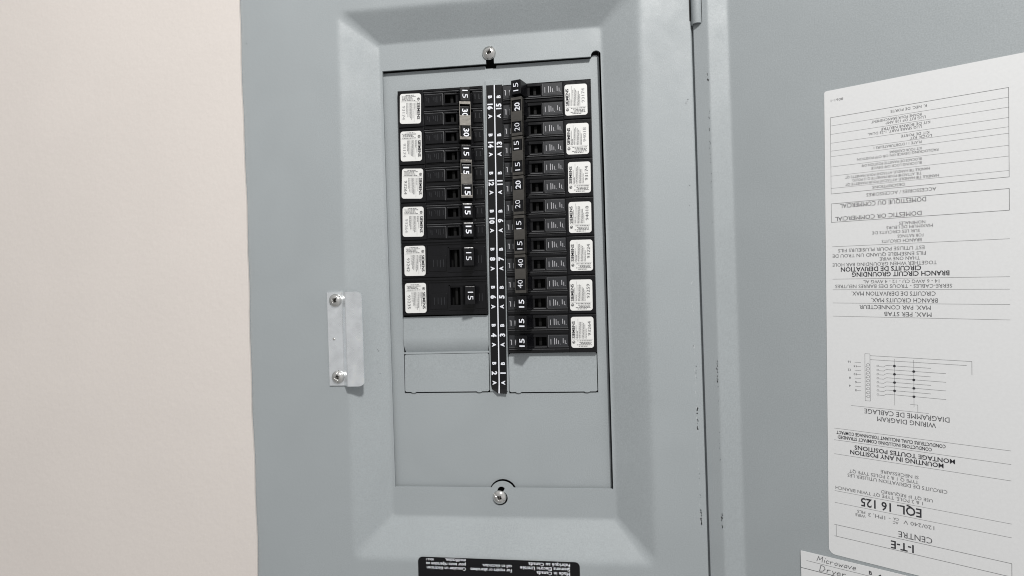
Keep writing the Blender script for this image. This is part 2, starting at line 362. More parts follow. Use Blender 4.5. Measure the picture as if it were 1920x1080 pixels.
def pocket_mesh(big):
    mb = MB()
    if big:
        vb(mb, 18.3, 25.0, 6.4, 18.6, -9, -6); vb(mb, 20.6, 22.4, 6.6, 18.4, -6, -1.2, .3)
    else:
        for v0 in (0, 12.7):
            vb(mb, 18.3, 25.6, v0 + 2.0, v0 + 8.1, -9, -6); vb(mb, 20.4, 22.4, v0 + 2.2, v0 + 7.9, -6, -.4, .3)
    return mb.mesh("pocket")
def single_case():
    mb = MB()
    vb(mb, 0, 18.3, .12, 25.28, -9, 1.4); vb(mb, 25.0, 58.3, .12, 25.28, -9, 1.4)
    for a, b in ((.12, 6.6), (18.4, 25.28)): vb(mb, 18.3, 25.0, a, b, -9, 1.4)
    vb(mb, .25, 58.1, .3, 2.4, 1.3, 2.2, .22); vb(mb, .25, 58.1, 22.0, 22.8, 1.3, 2.2, .22); vb(mb, .25, 58.1, 23.6, 25.1, 1.3, 2.5, .22)
    vb(mb, 8.6, 26.2, 3.3, 5.0, 1.3, 2.2, .15); vb(mb, 25.0, 26.2, 5.0, 20.2, 1.3, 2.1, .15); vb(mb, 8.6, 9.4, 5.0, 20.2, 1.3, 2.1, .15); vb(mb, 8.6, 26.2, 19.4, 20.4, 1.3, 2.1, .15)
    vb(mb, 40.3, 58.1, 2.9, 21.6, 1.3, 2.2, .35)
    return mb.mesh("single_case")
def tile_mesh(u0, u1, v0, v1, h): return vb(MB(), u0, u1, v0, v1, 1.3, h, .3).mesh("tile")
def mark_mesh(u0, v0, h, bars):
    mb = MB()
    for (du, dv, w, L) in bars: mb.box(u0 + du, u0 + du + w, -h - .14, -h + .1, -(v0 + dv + L), -(v0 + dv))
    return mb.mesh("tile_mark")
HB, HT0, HT1 = 1.0, 9.9, 11.7           # handle: base height, face height near and far from the centre
def handle_mesh(v0, v1):
    u0, u1 = 7.0, 13.4
    low = [(8.6, -HB, -v1 - .2), (17.2, -HB, -v1 - .2), (17.2, -HB, -v0 + .2), (8.6, -HB, -v0 + .2)]
    high = [(u0, -HT0, -v1), (u1, -HT1, -v1), (u1, -HT1, -v0), (u0, -HT0, -v0)]
    return MB().hexa(low, high, .45).mesh("handle")
FX = Vector((13.4 - 7.0, -(HT1 - HT0), 0)).normalized()         # along the handle face, outward
FN = Vector((-(HT1 - HT0), -(13.4 - 7.0), 0)).normalized()
FC = Vector((10.2, -(HT0 + HT1) / 2, 0))
TW, SG, POCK_T, POCK_S = tandem_case(), single_case(), pocket_mesh(False), pocket_mesh(True)
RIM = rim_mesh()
T_IN = [tile_mesh(.5, 6.6, v0 + .9, v0 + 8.7, 2.5) for v0 in (0, 12.7)]
T_OUT = [tile_mesh(27.0, 39.6, v0 + .9, v0 + 8.7, 2.8) for v0 in (0, 12.7)]
T_INL, T_OUTL = [m_.copy() for m_ in T_IN], [m_.copy() for m_ in T_OUT]
for m_ in T_IN + T_OUT: m_.materials.append(M["charcoal"])
for m_ in T_INL + T_OUTL: m_.materials.append(M["black"])
BARS_O = [(1.2, 2.6, .35, 3.6), (3.6, 2.0, .45, 4.2), (4.9, 2.4, .4, 3.6), (6.2, 3.6, .35, 2.4), (7.2, 5.8, .3, .4), (9.2, 2.2, .4, 3.2), (10.5, 3.4, .35, 2.5), (11.4, 5.6, .3, .4)]
BARS_I = [(1.6, 2.8, .5, 3.4), (4.2, 2.8, .45, 3.6), (1.0, 2.8, .6, .4)]
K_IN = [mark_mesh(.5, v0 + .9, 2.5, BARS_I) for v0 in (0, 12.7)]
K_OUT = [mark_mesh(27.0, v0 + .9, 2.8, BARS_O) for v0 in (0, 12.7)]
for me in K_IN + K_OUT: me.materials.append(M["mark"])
K2 = []
for me in K_IN + K_OUT: q = me.copy(); q.materials.clear(); q.materials.append(M["charcoal"]); K2.append(q)  # left column: same embossing in dark colour, without the painted highlight
T_S = [tile_mesh(1.2, 8.0, 4.0, 20.0, 1.9), tile_mesh(27.4, 39.2, 4.0, 14.6, 1.8)]
KS = [mark_mesh(1.2, 6, 1.9, [(2, 3, .4, 5), (4, 3, .4, 5)]), mark_mesh(27.4, 5.4, 1.8, [(1.6, 1.6, .4, 5), (3.8, 1.4, .4, 5), (6, 2, .4, 4.4), (8.6, 1.6, .4, 5)])]
for me in KS: me.materials.append(M["charcoal"])
H_T = [handle_mesh(v0 + .25, v0 + 9.55) for v0 in (0, 12.7)]; H_S = handle_mesh(6.8, 18.8)
v, f = fill([rrect(-7.3, 7.3, -10.1, 10.1, 1.7, 6)], .16); STICK = mesh(v, f)
def keep(name, me, parent, m=None):        # link a shared mesh, keeping its material
    if m: me.materials.clear(); me.materials.append(M[m])
    o = bpy.data.objects.new(name, me); COL.objects.link(o); o.parent = parent; return o
def sticker_print(num, rnd, faint):
    """white rating label: maker's name, approval mark, rows of unreadable fine print, stamped date number"""
    a, b, c = MB(), MB(), MB(); y = -.22
    U, D = (0, 0, 1), (-1, 0, 0)
    put(a, "SIEMENS", (-4.8, y, -3.9), U, D, 1.85, width=11.2, bold=.014)
    o = (-5.65, y, -6.3)
    disc(a, (0, 0), .95, o, (1, 0, 0), (0, 0, 1), 18, .72); put(a, "R", o, U, D, .95, anchor=.5, mid=True, bold=.02)
    def row(mb, x, z0, z1, vertical, w):
        t = z0
        while t < z1:
            L = min(rnd.uniform(.35, 1.5), z1 - t)
            if vertical: mb.add([(x - w / 2, y, t), (x + w / 2, y, t), (x + w / 2, y, t + L), (x - w / 2, y, t + L)], [(0, 1, 2, 3)])
            else: mb.add([(t, y, x - w / 2), (t + L, y, x - w / 2), (t + L, y, x + w / 2), (t, y, x + w / 2)], [(0, 1, 2, 3)])
            t += L + rnd.uniform(.18, .4)
    for i, (x, e) in enumerate(((-4.0, 5.5), (-3.2, 1.0), (-1.9, 7.5), (-1.0, 7.8), (-.1, 7.2), (.8, 6.2), (1.7, 5.6), (2.5, 3.5))): row(b, x, -3.9, e - rnd.uniform(0, 1), True, .34)
    b.add([(-2.75, y, -3.6), (-2.65, y, -3.6), (-2.65, y, 9.0), (-2.75, y, 9.0)], [(0, 1, 2, 3)])
    b.add([(-6.9, y, -4.75), (6.6, y, -4.75), (6.6, y, -4.67), (-6.9, y, -4.67)], [(0, 1, 2, 3)])
    for i, (z, x0, x1) in enumerate(((-5.5, -3.4, 5.9), (-6.5, -2.0, 5.9), (-7.3, -1.2, 5.5), (-8.1, -3.6, 5.9), (-9.0, -2.4, 3.6))): row(b, z, x0, x1, False, .36)
    put(c, num, (5.6, y, -2.0), U, D, 2.0, width=9.2, bold=-.004)
    if faint:
        c.v = [(p[0], p[1] + .005, p[2]) for p in c.v]
    return a.mesh(), b.mesh(), c.mesh()
def column_x(z, side): return (8.15 if side > 0 else -5.25) + (z - 134.0) * 0.0073
TILT = math.radians(0.42)
def breaker(side, i, nums, bolds, stamp, label, single=False, jig=(0, 0, 0), faint=False):
    ztop = (134.25 if side > 0 else 135.1) - PIT * i
    if side > 0: t = thing("circuit_breaker", label, "breaker", (column_x(ztop, 1), BF, ztop), ry=TILT, group="circuit breakers in the panel")
    else: t = thing("circuit_breaker", label, "breaker", (column_x(ztop, -1), BF, ztop - PIT), ry=math.pi + TILT, group="circuit breakers in the panel")
    rnd = random.Random(i * 10 + side)
    keep("case", SG if single else TW, t, "black"); keep("pocket", POCK_S if single else POCK_T, t, "void")
    if not single: keep("rim_highlight", RIM, t, "edge")
    if single:
        for me, k in zip(T_S, KS): keep("tile_mark", k, keep("tile", me, t, "black"))
        hs = [(H_S, 12.8)]
    else:
        for k in range(2):
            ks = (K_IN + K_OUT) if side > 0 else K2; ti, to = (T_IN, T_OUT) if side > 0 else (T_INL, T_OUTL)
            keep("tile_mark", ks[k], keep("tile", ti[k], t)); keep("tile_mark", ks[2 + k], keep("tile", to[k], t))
        hs = [(H_T[0], 4.9), (H_T[1], 17.6)]
    if side < 0: hs = hs[::-1]
    for (me, vc), nm, bd in zip(hs, nums, bolds):
        h = keep("handle", me, t, "black"); h.location = (rnd.uniform(-.25, .25) * MM, rnd.uniform(-.35, .25) * MM, rnd.uniform(-.15, .15) * MM); h.rotation_euler = (0, math.radians(rnd.uniform(-.6, .6)), math.radians(rnd.uniform(-1.5, 1.5)))
        mb = MB(); dv = bd[1] if isinstance(bd, tuple) else 0.0; bw = bd[0] if isinstance(bd, tuple) else bd
        c = FC + FN * .05 + Vector((0, 0, -(vc + dv))) + FX * rnd.uniform(-.3, .3)
        put(mb, nm, c, (0, 0, 1), -FX, 3.5, width=5.3, anchor=.5, bold=bw, mid=True)
        link("handle_number", mb.mesh(), "white_ink", h)
    sl = keep("rating_label", STICK, t, "sticker")
    vc = 13.0 if not single else 12.2
    sl.location = Vector((48.7 + jig[0], -(2.62 if not single else 2.22) - .15, -vc + jig[1])) * MM; sl.rotation_euler = (0, math.radians(jig[2]), 0)
    a, b, c = sticker_print(stamp, rnd, faint)
    link("maker_name", a, "ink", sl); link("fine_print", b, "grey_ink", sl); link("stamped_number", c, "faint_ink" if faint else "grey_ink", sl)
    return t
B, N, MD = .018, -.006, .006
breaker(-1, 0, ("15", "30"), (N, (B, .3)), "93174", "twin breaker topmost of the left column, grey tie on its lower handle", jig=(.6, .3, 1.5), faint=True)
breaker(-1, 1, ("30", "15"), ((B, -.2), MD), "93174", "second twin breaker from the top in the left column, beside number 14", jig=(.7, .2, .5), faint=True)
breaker(-1, 2, ("15", "15"), ((B, .4), (B, -.2)), "93264", "left column twin breaker whose own two handles share one grey tie", jig=(.5, .1, 2.4))
breaker(-1, 3, ("15", "15"), (B, B), "93264", "left column twin breaker beside number 10, both handles bare without tie", jig=(.6, .4, 1.2), faint=True)
breaker(-1, 4, ("15",), ((N, .2),), "93242", "black single breaker beside number 8 with one wide handle reading 15", True, jig=(.2, .6, .3))
breaker(-1, 5, ("15",), ((N, -.3),), "93235", "black single breaker beside number 6, lowest breaker of the left column", True, jig=(.2, .3, 0))
breaker(1, 0, ("15", "20"), (N, (B, -.2)), "93174", "topmost twin breaker of the right column, upper handle standing alone", jig=(-.2, .2, 0), faint=True)
breaker(1, 1, ("20", "15"), ((N, .5), (N, -.6)), "94018", "right column twin breaker with handles 20 above 15, beside number 13", jig=(.2, .1, .4), faint=True)
breaker(1, 2, ("15", "20"), ((N, .5), (B, -.4)), "93174", "third twin breaker down the right column, just under number 13", jig=(.8, .3, .5))
breaker(1, 3, ("20", "15"), ((N, -.6), (N, 0)), "94018", "middle twin breaker of the seven in the right column", jig=(.6, -.3, .3))
breaker(1, 4, ("15", "40"), ((N, .4), (N, -.5)), "93224", "right column twin breaker beside number 7, lower handle marked 40", jig=(.9, .3, .3))
breaker(1, 5, ("40", "15"), ((N, .1), (B, .2)), "93259", "right column twin breaker with tied 40 above an untied bold 15", jig=(.1, -.2, .3))
breaker(1, 6, ("15", "15"), (B, B), "93264", "lowest twin breaker of the right column, above the grey blank", jig=(.3, .9, .3))

# ---- handle ties: a bent steel frame over two handles, leaving a window for each number
def tie_mesh():
    mb = MB(); L = 12.4; e = .45
    def slab(w0, w1, a, b, d0, d1):      # w along the handle face, a..b along the column, d depth above the face
        low = [FC + FX * w0 + FN * d0 + Vector((0, 0, a)), FC + FX * w1 + FN * d0 + Vector((0, 0, a)), FC + FX * w1 + FN * d0 + Vector((0, 0, b)), FC + FX * w0 + FN * d0 + Vector((0, 0, b))]
        high = [p + FN * (d1 - d0) for p in low]
        mb.hexa(low, high, .12)
    slab(-3.65, 3.75, -3.3, 3.3, .08, .75)
    for s in (-1, 1):
        slab(-3.65, 3.75, min(s * 10.6, s * L), max(s * 10.6, s * L), -.5, .6)
    slab(-3.7, -3.25, -L + .05, L - .05, -3.0, .5); slab(3.35, 3.8, -L + .05, L - .05, -3.0, .5)
    return mb.mesh("tie")
TIE = tie_mesh(); TIE.materials.append(M["tie"])
def tie(side, z, label):
    o = bpy.data.objects.new("handle_tie", TIE); COL.objects.link(o)
    o.location = Vector((column_x(z, side), BF, z)) * MM; o.rotation_euler = (0, TILT + (0 if side > 0 else math.pi), 0)
    tag(o, label, "handle tie", "steel ties joining breaker handles")
tie(-1, 135.1 - 25.4, "steel handle tie joining the two 30 handles, left column")
tie(-1, 135.1 - 2.5 * 25.4, "steel handle tie joining the two 15 handles of breaker 12")
zr = 134.25 + 1.45
for i, lab in ((0, "topmost dark steel tie of the right column, over two 20 handles"), (1, "second dark steel tie from the top in the right column"),
               (2, "middle one of five dark steel ties in the right column"), (3, "fourth dark steel tie down the right column, above the 40 pair"),
               (4, "lowest dark steel tie, over the two handles marked 40")):
    tie(1, zr - 25.4 * (i + 1), lab)

# ---------------------------------------------------------------- screws: domed head, square socket crossed by a slot
def screw_mesh(R, ang, hgt=2.6):
    mb = MB(); n = 96; sq = 1.45
    rings = []
    def sqr(t): 
        c, s_ = math.cos(t), math.sin(t); k = sq / max(abs(c), abs(s_)); return k
    for k in range(15):
        q = k / 14
        row = []
        for i in range(n):
            t = 2 * math.pi * i / n
            r = sqr(t) * (1 - q) + R * q if q < .35 else sqr(t) * (1 - q) + R * q
            h = hgt * math.sqrt(max(0.0, 1 - (r / (R * 1.02)) ** 2)) ** 1.1
            d = abs(r * math.sin(t - 0.5))
            if d < .42 and r < R * .97: h -= 1.0
            row.append((r * math.cos(t + ang), -h, r * math.sin(t + ang)))
        rings.append(row)
    rings.append([(R * math.cos(2 * math.pi * i / n + ang), .4, R * math.sin(2 * math.pi * i / n + ang)) for i in range(n)])
    inner = [[(sqr(2 * math.pi * i / n) * s * math.cos(2 * math.pi * i / n + ang), -h, sqr(2 * math.pi * i / n) * s * math.sin(2 * math.pi * i / n + ang)) for i in range(n)] for s, h in ((.98, .3), (.6, .1))]
    rings = inner[::-1] + rings
    for r in rings: mb.v += r
    for k in range(len(rings) - 1):
        for i in range(n): mb.f.append((k * n + i, k * n + (i + 1) % n, (k + 1) * n + (i + 1) % n, (k + 1) * n + i))
    mb.f.append(tuple(range(n)))
    mb.add([(1.7 * math.cos(t), y, 1.7 * math.sin(t)) for y in (.0, 8.0) for t in [2 * math.pi * i / 12 for i in range(12)]], [(i, (i + 1) % 12, 12 + (i + 1) % 12, 12 + i) for i in range(12)])
    return mb.mesh("screw")
for (x, z, ang, lab) in ((0.4, 155.9, .55, "steel square drive screw at the top of the breaker opening"), (-1.9, -138.7, -1.15, "steel square drive screw in the keyhole at the bottom of the opening")):
    o = link("cover_screw", screw_mesh(4.55, ang), "nickel", smooth=True); o.location = Vector((x, -.25, z)) * MM
    tag(o, lab, "screw", "screws holding the inner plate")

# ---------------------------------------------------------------- zinc strike plate for the door latch
sp = thing("strike_plate", "bent zinc plated latch strike fixed by two screws left of the breakers", "strike plate", (-104, -12, -61.2))
prof = [(-111.6, -12.95), (-101.6, -12.95), (-101.0, -13.2), (-97.6, -17.2), (-96.9, -17.5), (-85.9, -17.6)]
outl = [(.7, -61.3), (.7, .7)]
mb = MB(); rows = 24; top, bot = 0.5, -61.3
cols = prof[:-1] + [(-89.9, -17.55), (-88.4, -17.57), (-87.0, -17.58), (-86.2, -17.59), (-85.9, -17.6)]
nC = len(cols)
def zlim(x):
    r = 4.0; d = max(0.0, x - (-85.9 - r)); k = r - math.sqrt(max(0, r * r - d * d)); return top - k * .8, bot + k * .8
for (x, y) in cols:
    a, b = zlim(x)
    mb.v += [(x, y, a), (x, y, b), (x, y + .9, a), (x, y + .9, b)]
for i in range(nC - 1):
    a = i * 4; b = a + 4
    mb.f += [(a, a + 1, b + 1, b), (a + 2, b + 2, b + 3, a + 3), (a, b, b + 2, a + 2), (a + 1, a + 3, b + 3, b + 1)]
mb.f += [(0, 2, 3, 1), ((nC - 1) * 4, (nC - 1) * 4 + 1, (nC - 1) * 4 + 3, (nC - 1) * 4 + 2)]
link("plate", off(mb, (104, 12, 61.2)).mesh(), "zinc", sp)
for (x, z, ang) in ((-105.7, -4.9, .2), (-105.4, -55.6, 1.0)):
    o = link("screw", screw_mesh(4.4, ang, 2.8), "nickel", sp, smooth=True); o.location = Vector((x + 104, -1.05, z + 61.2)) * MM
mb = MB(); n = 16
for k in range(4):
    a = math.pi / 2 * k / 3.2
    mb.v += [(.95 * math.cos(a) * math.cos(2 * math.pi * i / n), -.5 * math.sin(a), .95 * math.cos(a) * math.sin(2 * math.pi * i / n)) for i in range(n)]
mb.f = [(k * n + i, k * n + (i + 1) % n, (k + 1) * n + (i + 1) % n, (k + 1) * n + i) for k in range(3) for i in range(n)] + [tuple(range(3 * n, 4 * n))]
o = link("rivet", mb.mesh(), "nickel", sp, smooth=True); o.location = Vector((-107.6 + 104, -1.0, -30.4 + 61.2)) * MM

# ---------------------------------------------------------------- black maker's label on the cover, upside down
warn = thing("warning_label", "black maker's label with white upside down print below the opening", "label", (-3.2, -12.05, -204))
wr = math.radians(0.66); warn.rotation_euler = (0, wr, 0)
v, f = fill([rrect(-52.4, 52.5, -22, 29.6, 3.0, 6)], .1)
link("label_sheet", mesh([(a, b - .1, c) for a, b, c in v], f), "strip", warn)
mb = MB(); Lx, Ld = (-1, 0, 0), (0, 0, -1)
for (t, xe, zc, xs, cap) in (("modification.", -37.4, -176.8, -24.0, 2.0), ("8066-1", -50.2, -176.2, -45.2, 1.3), ("pour toute réparation ou", -50.2, -179.6, -24.0, 2.0), ("Consulter un électricien", -49.8, -182.3, -24.0, 2.0),
                         ("call an electrician.", -13.0, -179.9, 6.0, 2.0), ("For repairs or alterations", -20.9, -182.6, 6.0, 2.0), ("Fabriqué au Canada", 16.8, -178.3, 43.2, 2.1), ("Siemens Electric Limitée", 11.4, -181.0, 43.2, 2.1), ("Made in Canada", 21.9, -183.8, 43.1, 2.1)):
    put(mb, t, (xs + 3.2, -.16, zc + cap - .2 + 204 + (xs + 50) * .0115 - .2), Lx, Ld, cap, width=xs - xe, bold=.012)
link("printed_text", mb.mesh(), "white_ink", warn)

# ---------------------------------------------------------------- door, swung open to the right; local x = along the door, -y = towards the viewer
DA = math.radians(31.7)
door = thing("panel_door", "open grey enamelled panel door with papers stuck inside", "door", (129.3, -12, -240), rz=-DA)
pr = [(0.1, 1.5), (0.1, .25), (.3, 0.02), (.6, 0), (1.2, 0), (8.0, 0), (8.7, .02), (9.3, .12), (9.9, .42), (10.6, .85), (17.6, 5.05), (18.3, 5.45), (18.9, 5.75), (19.6, 5.95), (20.4, 6.0), (22, 6.0), (110, 6.0), (194, 6.0), (196, 6.0), (197.2, 5.7), (206, .3), (207, 0), (219, 0), (219.4, .4), (219.4, 12), (218.2, 12)]
mb = MB(); th = 1.1
nrm = []
for i in range(len(pr)):
    p, q2 = pr[max(0, i - 1)], pr[min(len(pr) - 1, i + 1)]; d = Vector((q2[0] - p[0], q2[1] - p[1])).normalized(); nrm.append((-d.y * th, d.x * th))
bk = [(p[0] + n_[0], p[1] + n_[1]) for p, n_ in zip(pr, nrm)]
for ring in (pr, bk):                                   # front and back skins
    base = len(mb.v)
    for (x, y) in ring: mb.v += [(x, y, 0), (x, y, 480)]
    for i in range(len(ring) - 1):
        k = base + 2 * i; mb.f.append((k, k + 2, k + 3, k + 1) if ring is pr else (k, k + 1, k + 3, k + 2))
for z in (0, 480):                                      # cut edges, with vertices of their own
    for i in range(len(pr) - 1): mb.add([(*pr[i], z), (*pr[i + 1], z), (*bk[i + 1], z), (*bk[i], z)], [(0, 1, 2, 3)])
for i in (0, len(pr) - 1): mb.add([(*pr[i], 0), (*bk[i], 0), (*bk[i], 480), (*pr[i], 480)], [(0, 1, 2, 3)])
o = link("door_sheet", mb.mesh(), "paint", door, smooth=True)
rc = random.Random(21); spots = []
for (z0, z1, nn, s) in [(120, 130, 5, .55), (80, 105, 12, .4), (55, 80, 9, .35), (-62, -46, 18, .5), (-75, -40, 6, .35), (-110, -88, 7, .3), (-152, -140, 11, .65), (-30, 40, 5, .22)]:
    for i in range(nn):
        z = rc.uniform(z0, z1); spots.append((8.3 + rc.uniform(-.35, .35), z + 240, 1.45 * s * rc.uniform(.35, .9), 1.4 * s * rc.uniform(.8, 2.6)))
link("paint_chips", flecks(spots, .05, 9).mesh(), "chip", door, kind="stuff")
# hinge knuckle: a rolled tab, open underneath
def knuckle(z0, z1):
    mb = MB(); n = 26; ro, ri = 3.15, 2.3; cx, cy = 2.4, .2; ca, sa = math.cos(DA), math.sin(DA)
    for i in range(n + 1):
        a = math.radians(-200 + 330 * i / n)
        for r in (ro, ri):
            x, y = cx + r * math.cos(a), cy + r * math.sin(a)
            for z in (z0, z1): mb.v.append((x, y, z))
    for i in range(n):
        a = i * 4; b = a + 4
        mb.f += [(a, a + 1, b + 1, b), (a + 2, b + 2, b + 3, a + 3), (a, b, b + 2, a + 2), (a + 1, a + 3, b + 3, b + 1)]
    mb.f += [(0, 2, 3, 1), (n * 4, n * 4 + 1, n * 4 + 3, n * 4 + 2)]
    o = link("hinge_knuckle", mb.mesh(), "paint", door, smooth=False)
    md = o.modifiers.new("b", 'BEVEL'); md.width = .2 * MM; md.segments = 2; md.limit_method = 'ANGLE'; md.angle_limit = math.radians(50)
    for p in o.data.polygons: p.use_smooth = len(p.vertices) == 4 and abs(p.normal.z) < .5
    mb = MB(); m = 14
    mb.v = [(cx + 1.5 * math.cos(6.283 * i / m), cy + 1.5 * math.sin(6.283 * i / m), z) for z in (z0 + 1.2, z1) for i in range(m)]
    mb.f = [(i, (i + 1) % m, m + (i + 1) % m, m + i) for i in range(m)] + [tuple(range(m))]
    link("hinge_pin", mb.mesh(), "nickel", o, smooth=True)
knuckle(157.6 + 240, 222 + 240)
link("hinge_gap_shade", MB().box(5.45, 5.85, -.04, .3, 158 + 240, 222 + 240).mesh(), "void", door)  # black strip painting the dark line right of the knuckle
link("hinge_slot_shade", MB().box(127.35, 128.9, -12.06, -11.0, 160.6 + 232, 238 + 232).mesh(), "void", cover)  # slightly proud black strip painting the shade left of the knuckle

# ---------------------------------------------------------------- wiring label on the door (the panel hangs upside down, so does the print)
def door_pt(s, t, z): return Vector((129.3 + s * math.cos(DA) + t * math.sin(DA), -12 - s * math.sin(DA) + t * math.cos(DA), z))
lab = thing("wiring_label", "large white wiring label with upside down English and French print", "label", door_pt(69.3, 5.97, 101.8), rz=-DA)
lr = math.radians(1.086); lab.rotation_euler = (0, lr, -DA)
lab.rotation_mode = 'XYZ'
LW = 150.0; LH = 254.3
v, f = fill([rrect(0, LW, -LH, 0, [2, 1.2, 3.2, 3.2], 6)], .14)
link("paper_sheet", mesh([(a, b - .14, c) for a, b, c in v], f), "paper", lab)
T = [
('', '8061-1', 3.2, 6.35, 5.86, 1.3), ('K. ', 'NEC. DE PORTE', 30.25, 17.49, 12.92, 1.3), ('', 'BORNE POUR BRANCHEMENT', 21.8, 21.34, 21.34, 1.3), ('LUG K', 'IT OF 125 AMP', 28.08, 23.02, 11.5, 1.3),
('KIT ', 'DE BORNE NEUTRE', 26.12, 25.89, 16.99, 1.3), ('', 'LUG SPARE PART, 1-25 DUAL', 20.2, 27.53, 22.9, 1.3), ('KIT ', 'DE PORTE', 34.57, 30.92, 8.3, 1.3), ('LOCK ', 'KIT', 38.27, 32.65, 2.9, 1.3),
('', "PLATE 1 / D'OBTURATEURS 1", 22.79, 35.1, 20.26, 1.3), ('', 'KIT POUR CADENAS', 29.67, 38.32, 13.35, 1.3), ('PADLOC', 'KING DEVICE ON OR OFF POSITION', 15.18, 40.03, 27.83, 1.3),
('', 'BLOCAGE DE MANETTE POSITION OFF', 17.18, 43.61, 25.81, 1.3), ('', 'BLOCKING LOCK OFF DEVICE', 21.6, 45.52, 21.37, 1.3), ('HAN', 'DLE TIE HANDLE, ATTACHE POUR MANETTE QT', 9.61, 48.88, 33.33, 1.3),
('', 'TIE, ATTACHE POUR MANETTE Q (2 POLES)', 13.04, 50.79, 29.89, 1.3), ('HANDLE ', 'TIE HANDLE, ATTACHE POUR MANETTE QT', 9.58, 52.75, 33.34, 1.3), ('', 'DESCRIPTIONS', 21.96, 55.61, 13.88, 1.4),
('ACCE', 'SSORIES / ACCESSOIRES', 19.28, 59.47, 23.6, 1.7), ('D', 'OMESTIQUE OU COMMERCIAL', 7.15, 64.48, 35.69, 2.3), ('', 'DOMESTIC OR COMMERCIAL', 4.74, 71.24, 38.05, 2.2),
('N', 'OMINALES', 33.4, 75.38, 9.37, 1.5), ('MAX', 'IMUM DE LEURS', 27.96, 77.33, 14.79, 1.5), ('', 'SUR LES CIRCUITS DE', 21.68, 79.59, 20.33, 1.5), ('F', 'OR RATINGS', 32.72, 81.92, 10.0, 1.5), ('', 'BRANCH CIRCUITS', 25.88, 84.33, 16.83, 1.6),
('E', 'ST UTILISE POUR PLUSIEURS FILS', 6.0, 88.33, 36.68, 1.8), ('FI', 'LS ENSEMBLE QUAND UN TROU DE', 3.28, 91.17, 39.38, 1.8), ('', 'THAN ONE WIRE', 24.94, 93.46, 16.98, 1.7), ('TOGE', 'THER WHEN GROUNDING BAR HOLE', 3.24, 96.03, 39.38, 1.8),
('*', 'CIRCUITS DE DERIVATION', 7.18, 98.82, 35.3, 2.3), ('*BRANCH ', 'CIRCUIT GROUNDING', 12.38, 101.65, 29.07, 2.3), ('14 - 6 A', 'WG CU - 12 - 4 AWG AL', 17.56, 105.26, 25.0, 1.7), ('SERRE-CAB', 'LES - TROUS DES BARRES NEUTRES', 4.42, 107.69, 38.12, 1.8),
('CIRC', 'UITS DE DERIVATION MAX.', 12.07, 111.72, 30.44, 2.1), ('BRAN', 'CH CIRCUITS MAX.', 21.04, 115.19, 21.45, 2.1), ('MA', 'X. PAR CONNECTEUR', 15.65, 118.83, 26.82, 2.1), ('MA', 'X. PER STAB', 26.66, 122.35, 15.78, 2.2),
('DIAGRA', 'MME DE CABLAGE', 17.44, 174.37, 24.65, 2.5), ('WIR', 'ING DIAGRAM', 23.18, 177.78, 18.88, 2.4), ('*CONDUCTE', 'URS CU/AL INCLUANT TORONNAGE COMPACT', 4.32, 187.36, 37.68, 1.7), ('*CON', 'DUCTORS INCLUDING COMPACT STRANDED', 4.86, 189.83, 37.12, 1.7),
('*MONTAG', 'E TOUTES POSITIONS', 12.73, 194.52, 29.23, 2.2), ('*MOUN', 'TING IN ANY POSITION', 10.69, 197.36, 31.25, 2.2), ('', 'SI NECESSAIRE', 24.45, 205.0, 16.2, 1.7), ('', 'TYPE Q 1 & 2 POLES TYPE QT', 10.23, 207.5, 30.4, 1.7),
('CIRCUITS ', 'DE DERIVATION UTILISER LES', 9.35, 209.93, 31.75, 1.8), ('USE ', 'QT IF REQUIRED', 24.55, 215.5, 17.27, 1.6), ('1 ', '& 2 POLE. TYPE QT TWIN BRANCH', 3.57, 217.8, 37.32, 1.7), ('*', 'EQL. 16 125', 15.4, 224.34, 26.35, 4.3),
('120/', '240 V', 34.2, 229.27, 7.52, 1.9), ('', 'AC', 29.62, 230.31, 2.38, 1.4), ('', 'CA', 29.87, 228.39, 2.31, 1.4), ('', '- 1PH, 3', 18.78, 229.17, 9.82, 1.9), ('', 'FILS', 13.73, 228.36, 3.62, 1.5), ('', 'WIRE', 12.8, 230.43, 4.72, 1.5),
('CE', 'NTRE', 31.95, 236.58, 9.3, 3.0), ('*', 'I-T-E', 28.66, 243.26, 9.76, 3.9)]
mb, mbk = MB(), MB(); y = -.2
for pre, vis, xe, zc, w, cap in T:
    bold = pre.startswith('*'); pre = pre.lstrip('*'); tgt = mbk if (bold or cap > 2.0) else mb
    tgt = MB()
    put(tgt, pre + vis, (xe, y, -zc + cap), (-1, 0, 0), (0, 0, -1), cap, width=w, anchor=1.0, bold=.016 if bold else -.001, vis=vis)
    link("heading" if bold or cap > 2.0 else "print_line", tgt.mesh(), "ink" if bold else "heading_ink" if cap > 2.0 else "grey_ink", lab)

mb = MB(); R_ = 76.0
def rule(p, w):
    r = MB(); stroke(r, p, w * .8, (0, y, 0)); link("ruled_line", r.mesh(), "grey_ink", lab)
def hl(z, x0=2.9, x1=R_, w=.16): rule([(x0, -z), (x1, -z)], w)
for z in (19.3, 23.9, 28.7, 33.0, 36.0, 41.6, 46.6, 53.3): hl(z, w=.12)
for z in (14.8, 56.3): hl(z, w=.22)
rule([(2.9, -14.8), (2.9, -56.3)], .18); rule([(R_, -14.8), (R_, -56.3)], .18)
for z0, z1 in ((61.7, 71.8), (237.5, 243.85)):
    hl(z0, w=.24); hl(z1, w=.24); rule([(2.9 + (z0 > 200) * .8, -z0), (2.9 + (z0 > 200) * .8, -z1)], .2); rule([(R_, -z0), (R_, -z1)], .2)
for z in (85.1, 102.8, 108.6, 115.8, 123.0, 184.4, 190.8, 198.5, 218.8, 225.3): hl(z, 3.2, w=.16)
mb = MB(); dots = MB(); q = (0, y, 0)
stroke(mb, [(17.9, -142.6), (20.2, -142.6), (20.2, -167.6), (17.9, -167.6), (17.9, -142.6)], .12, q)
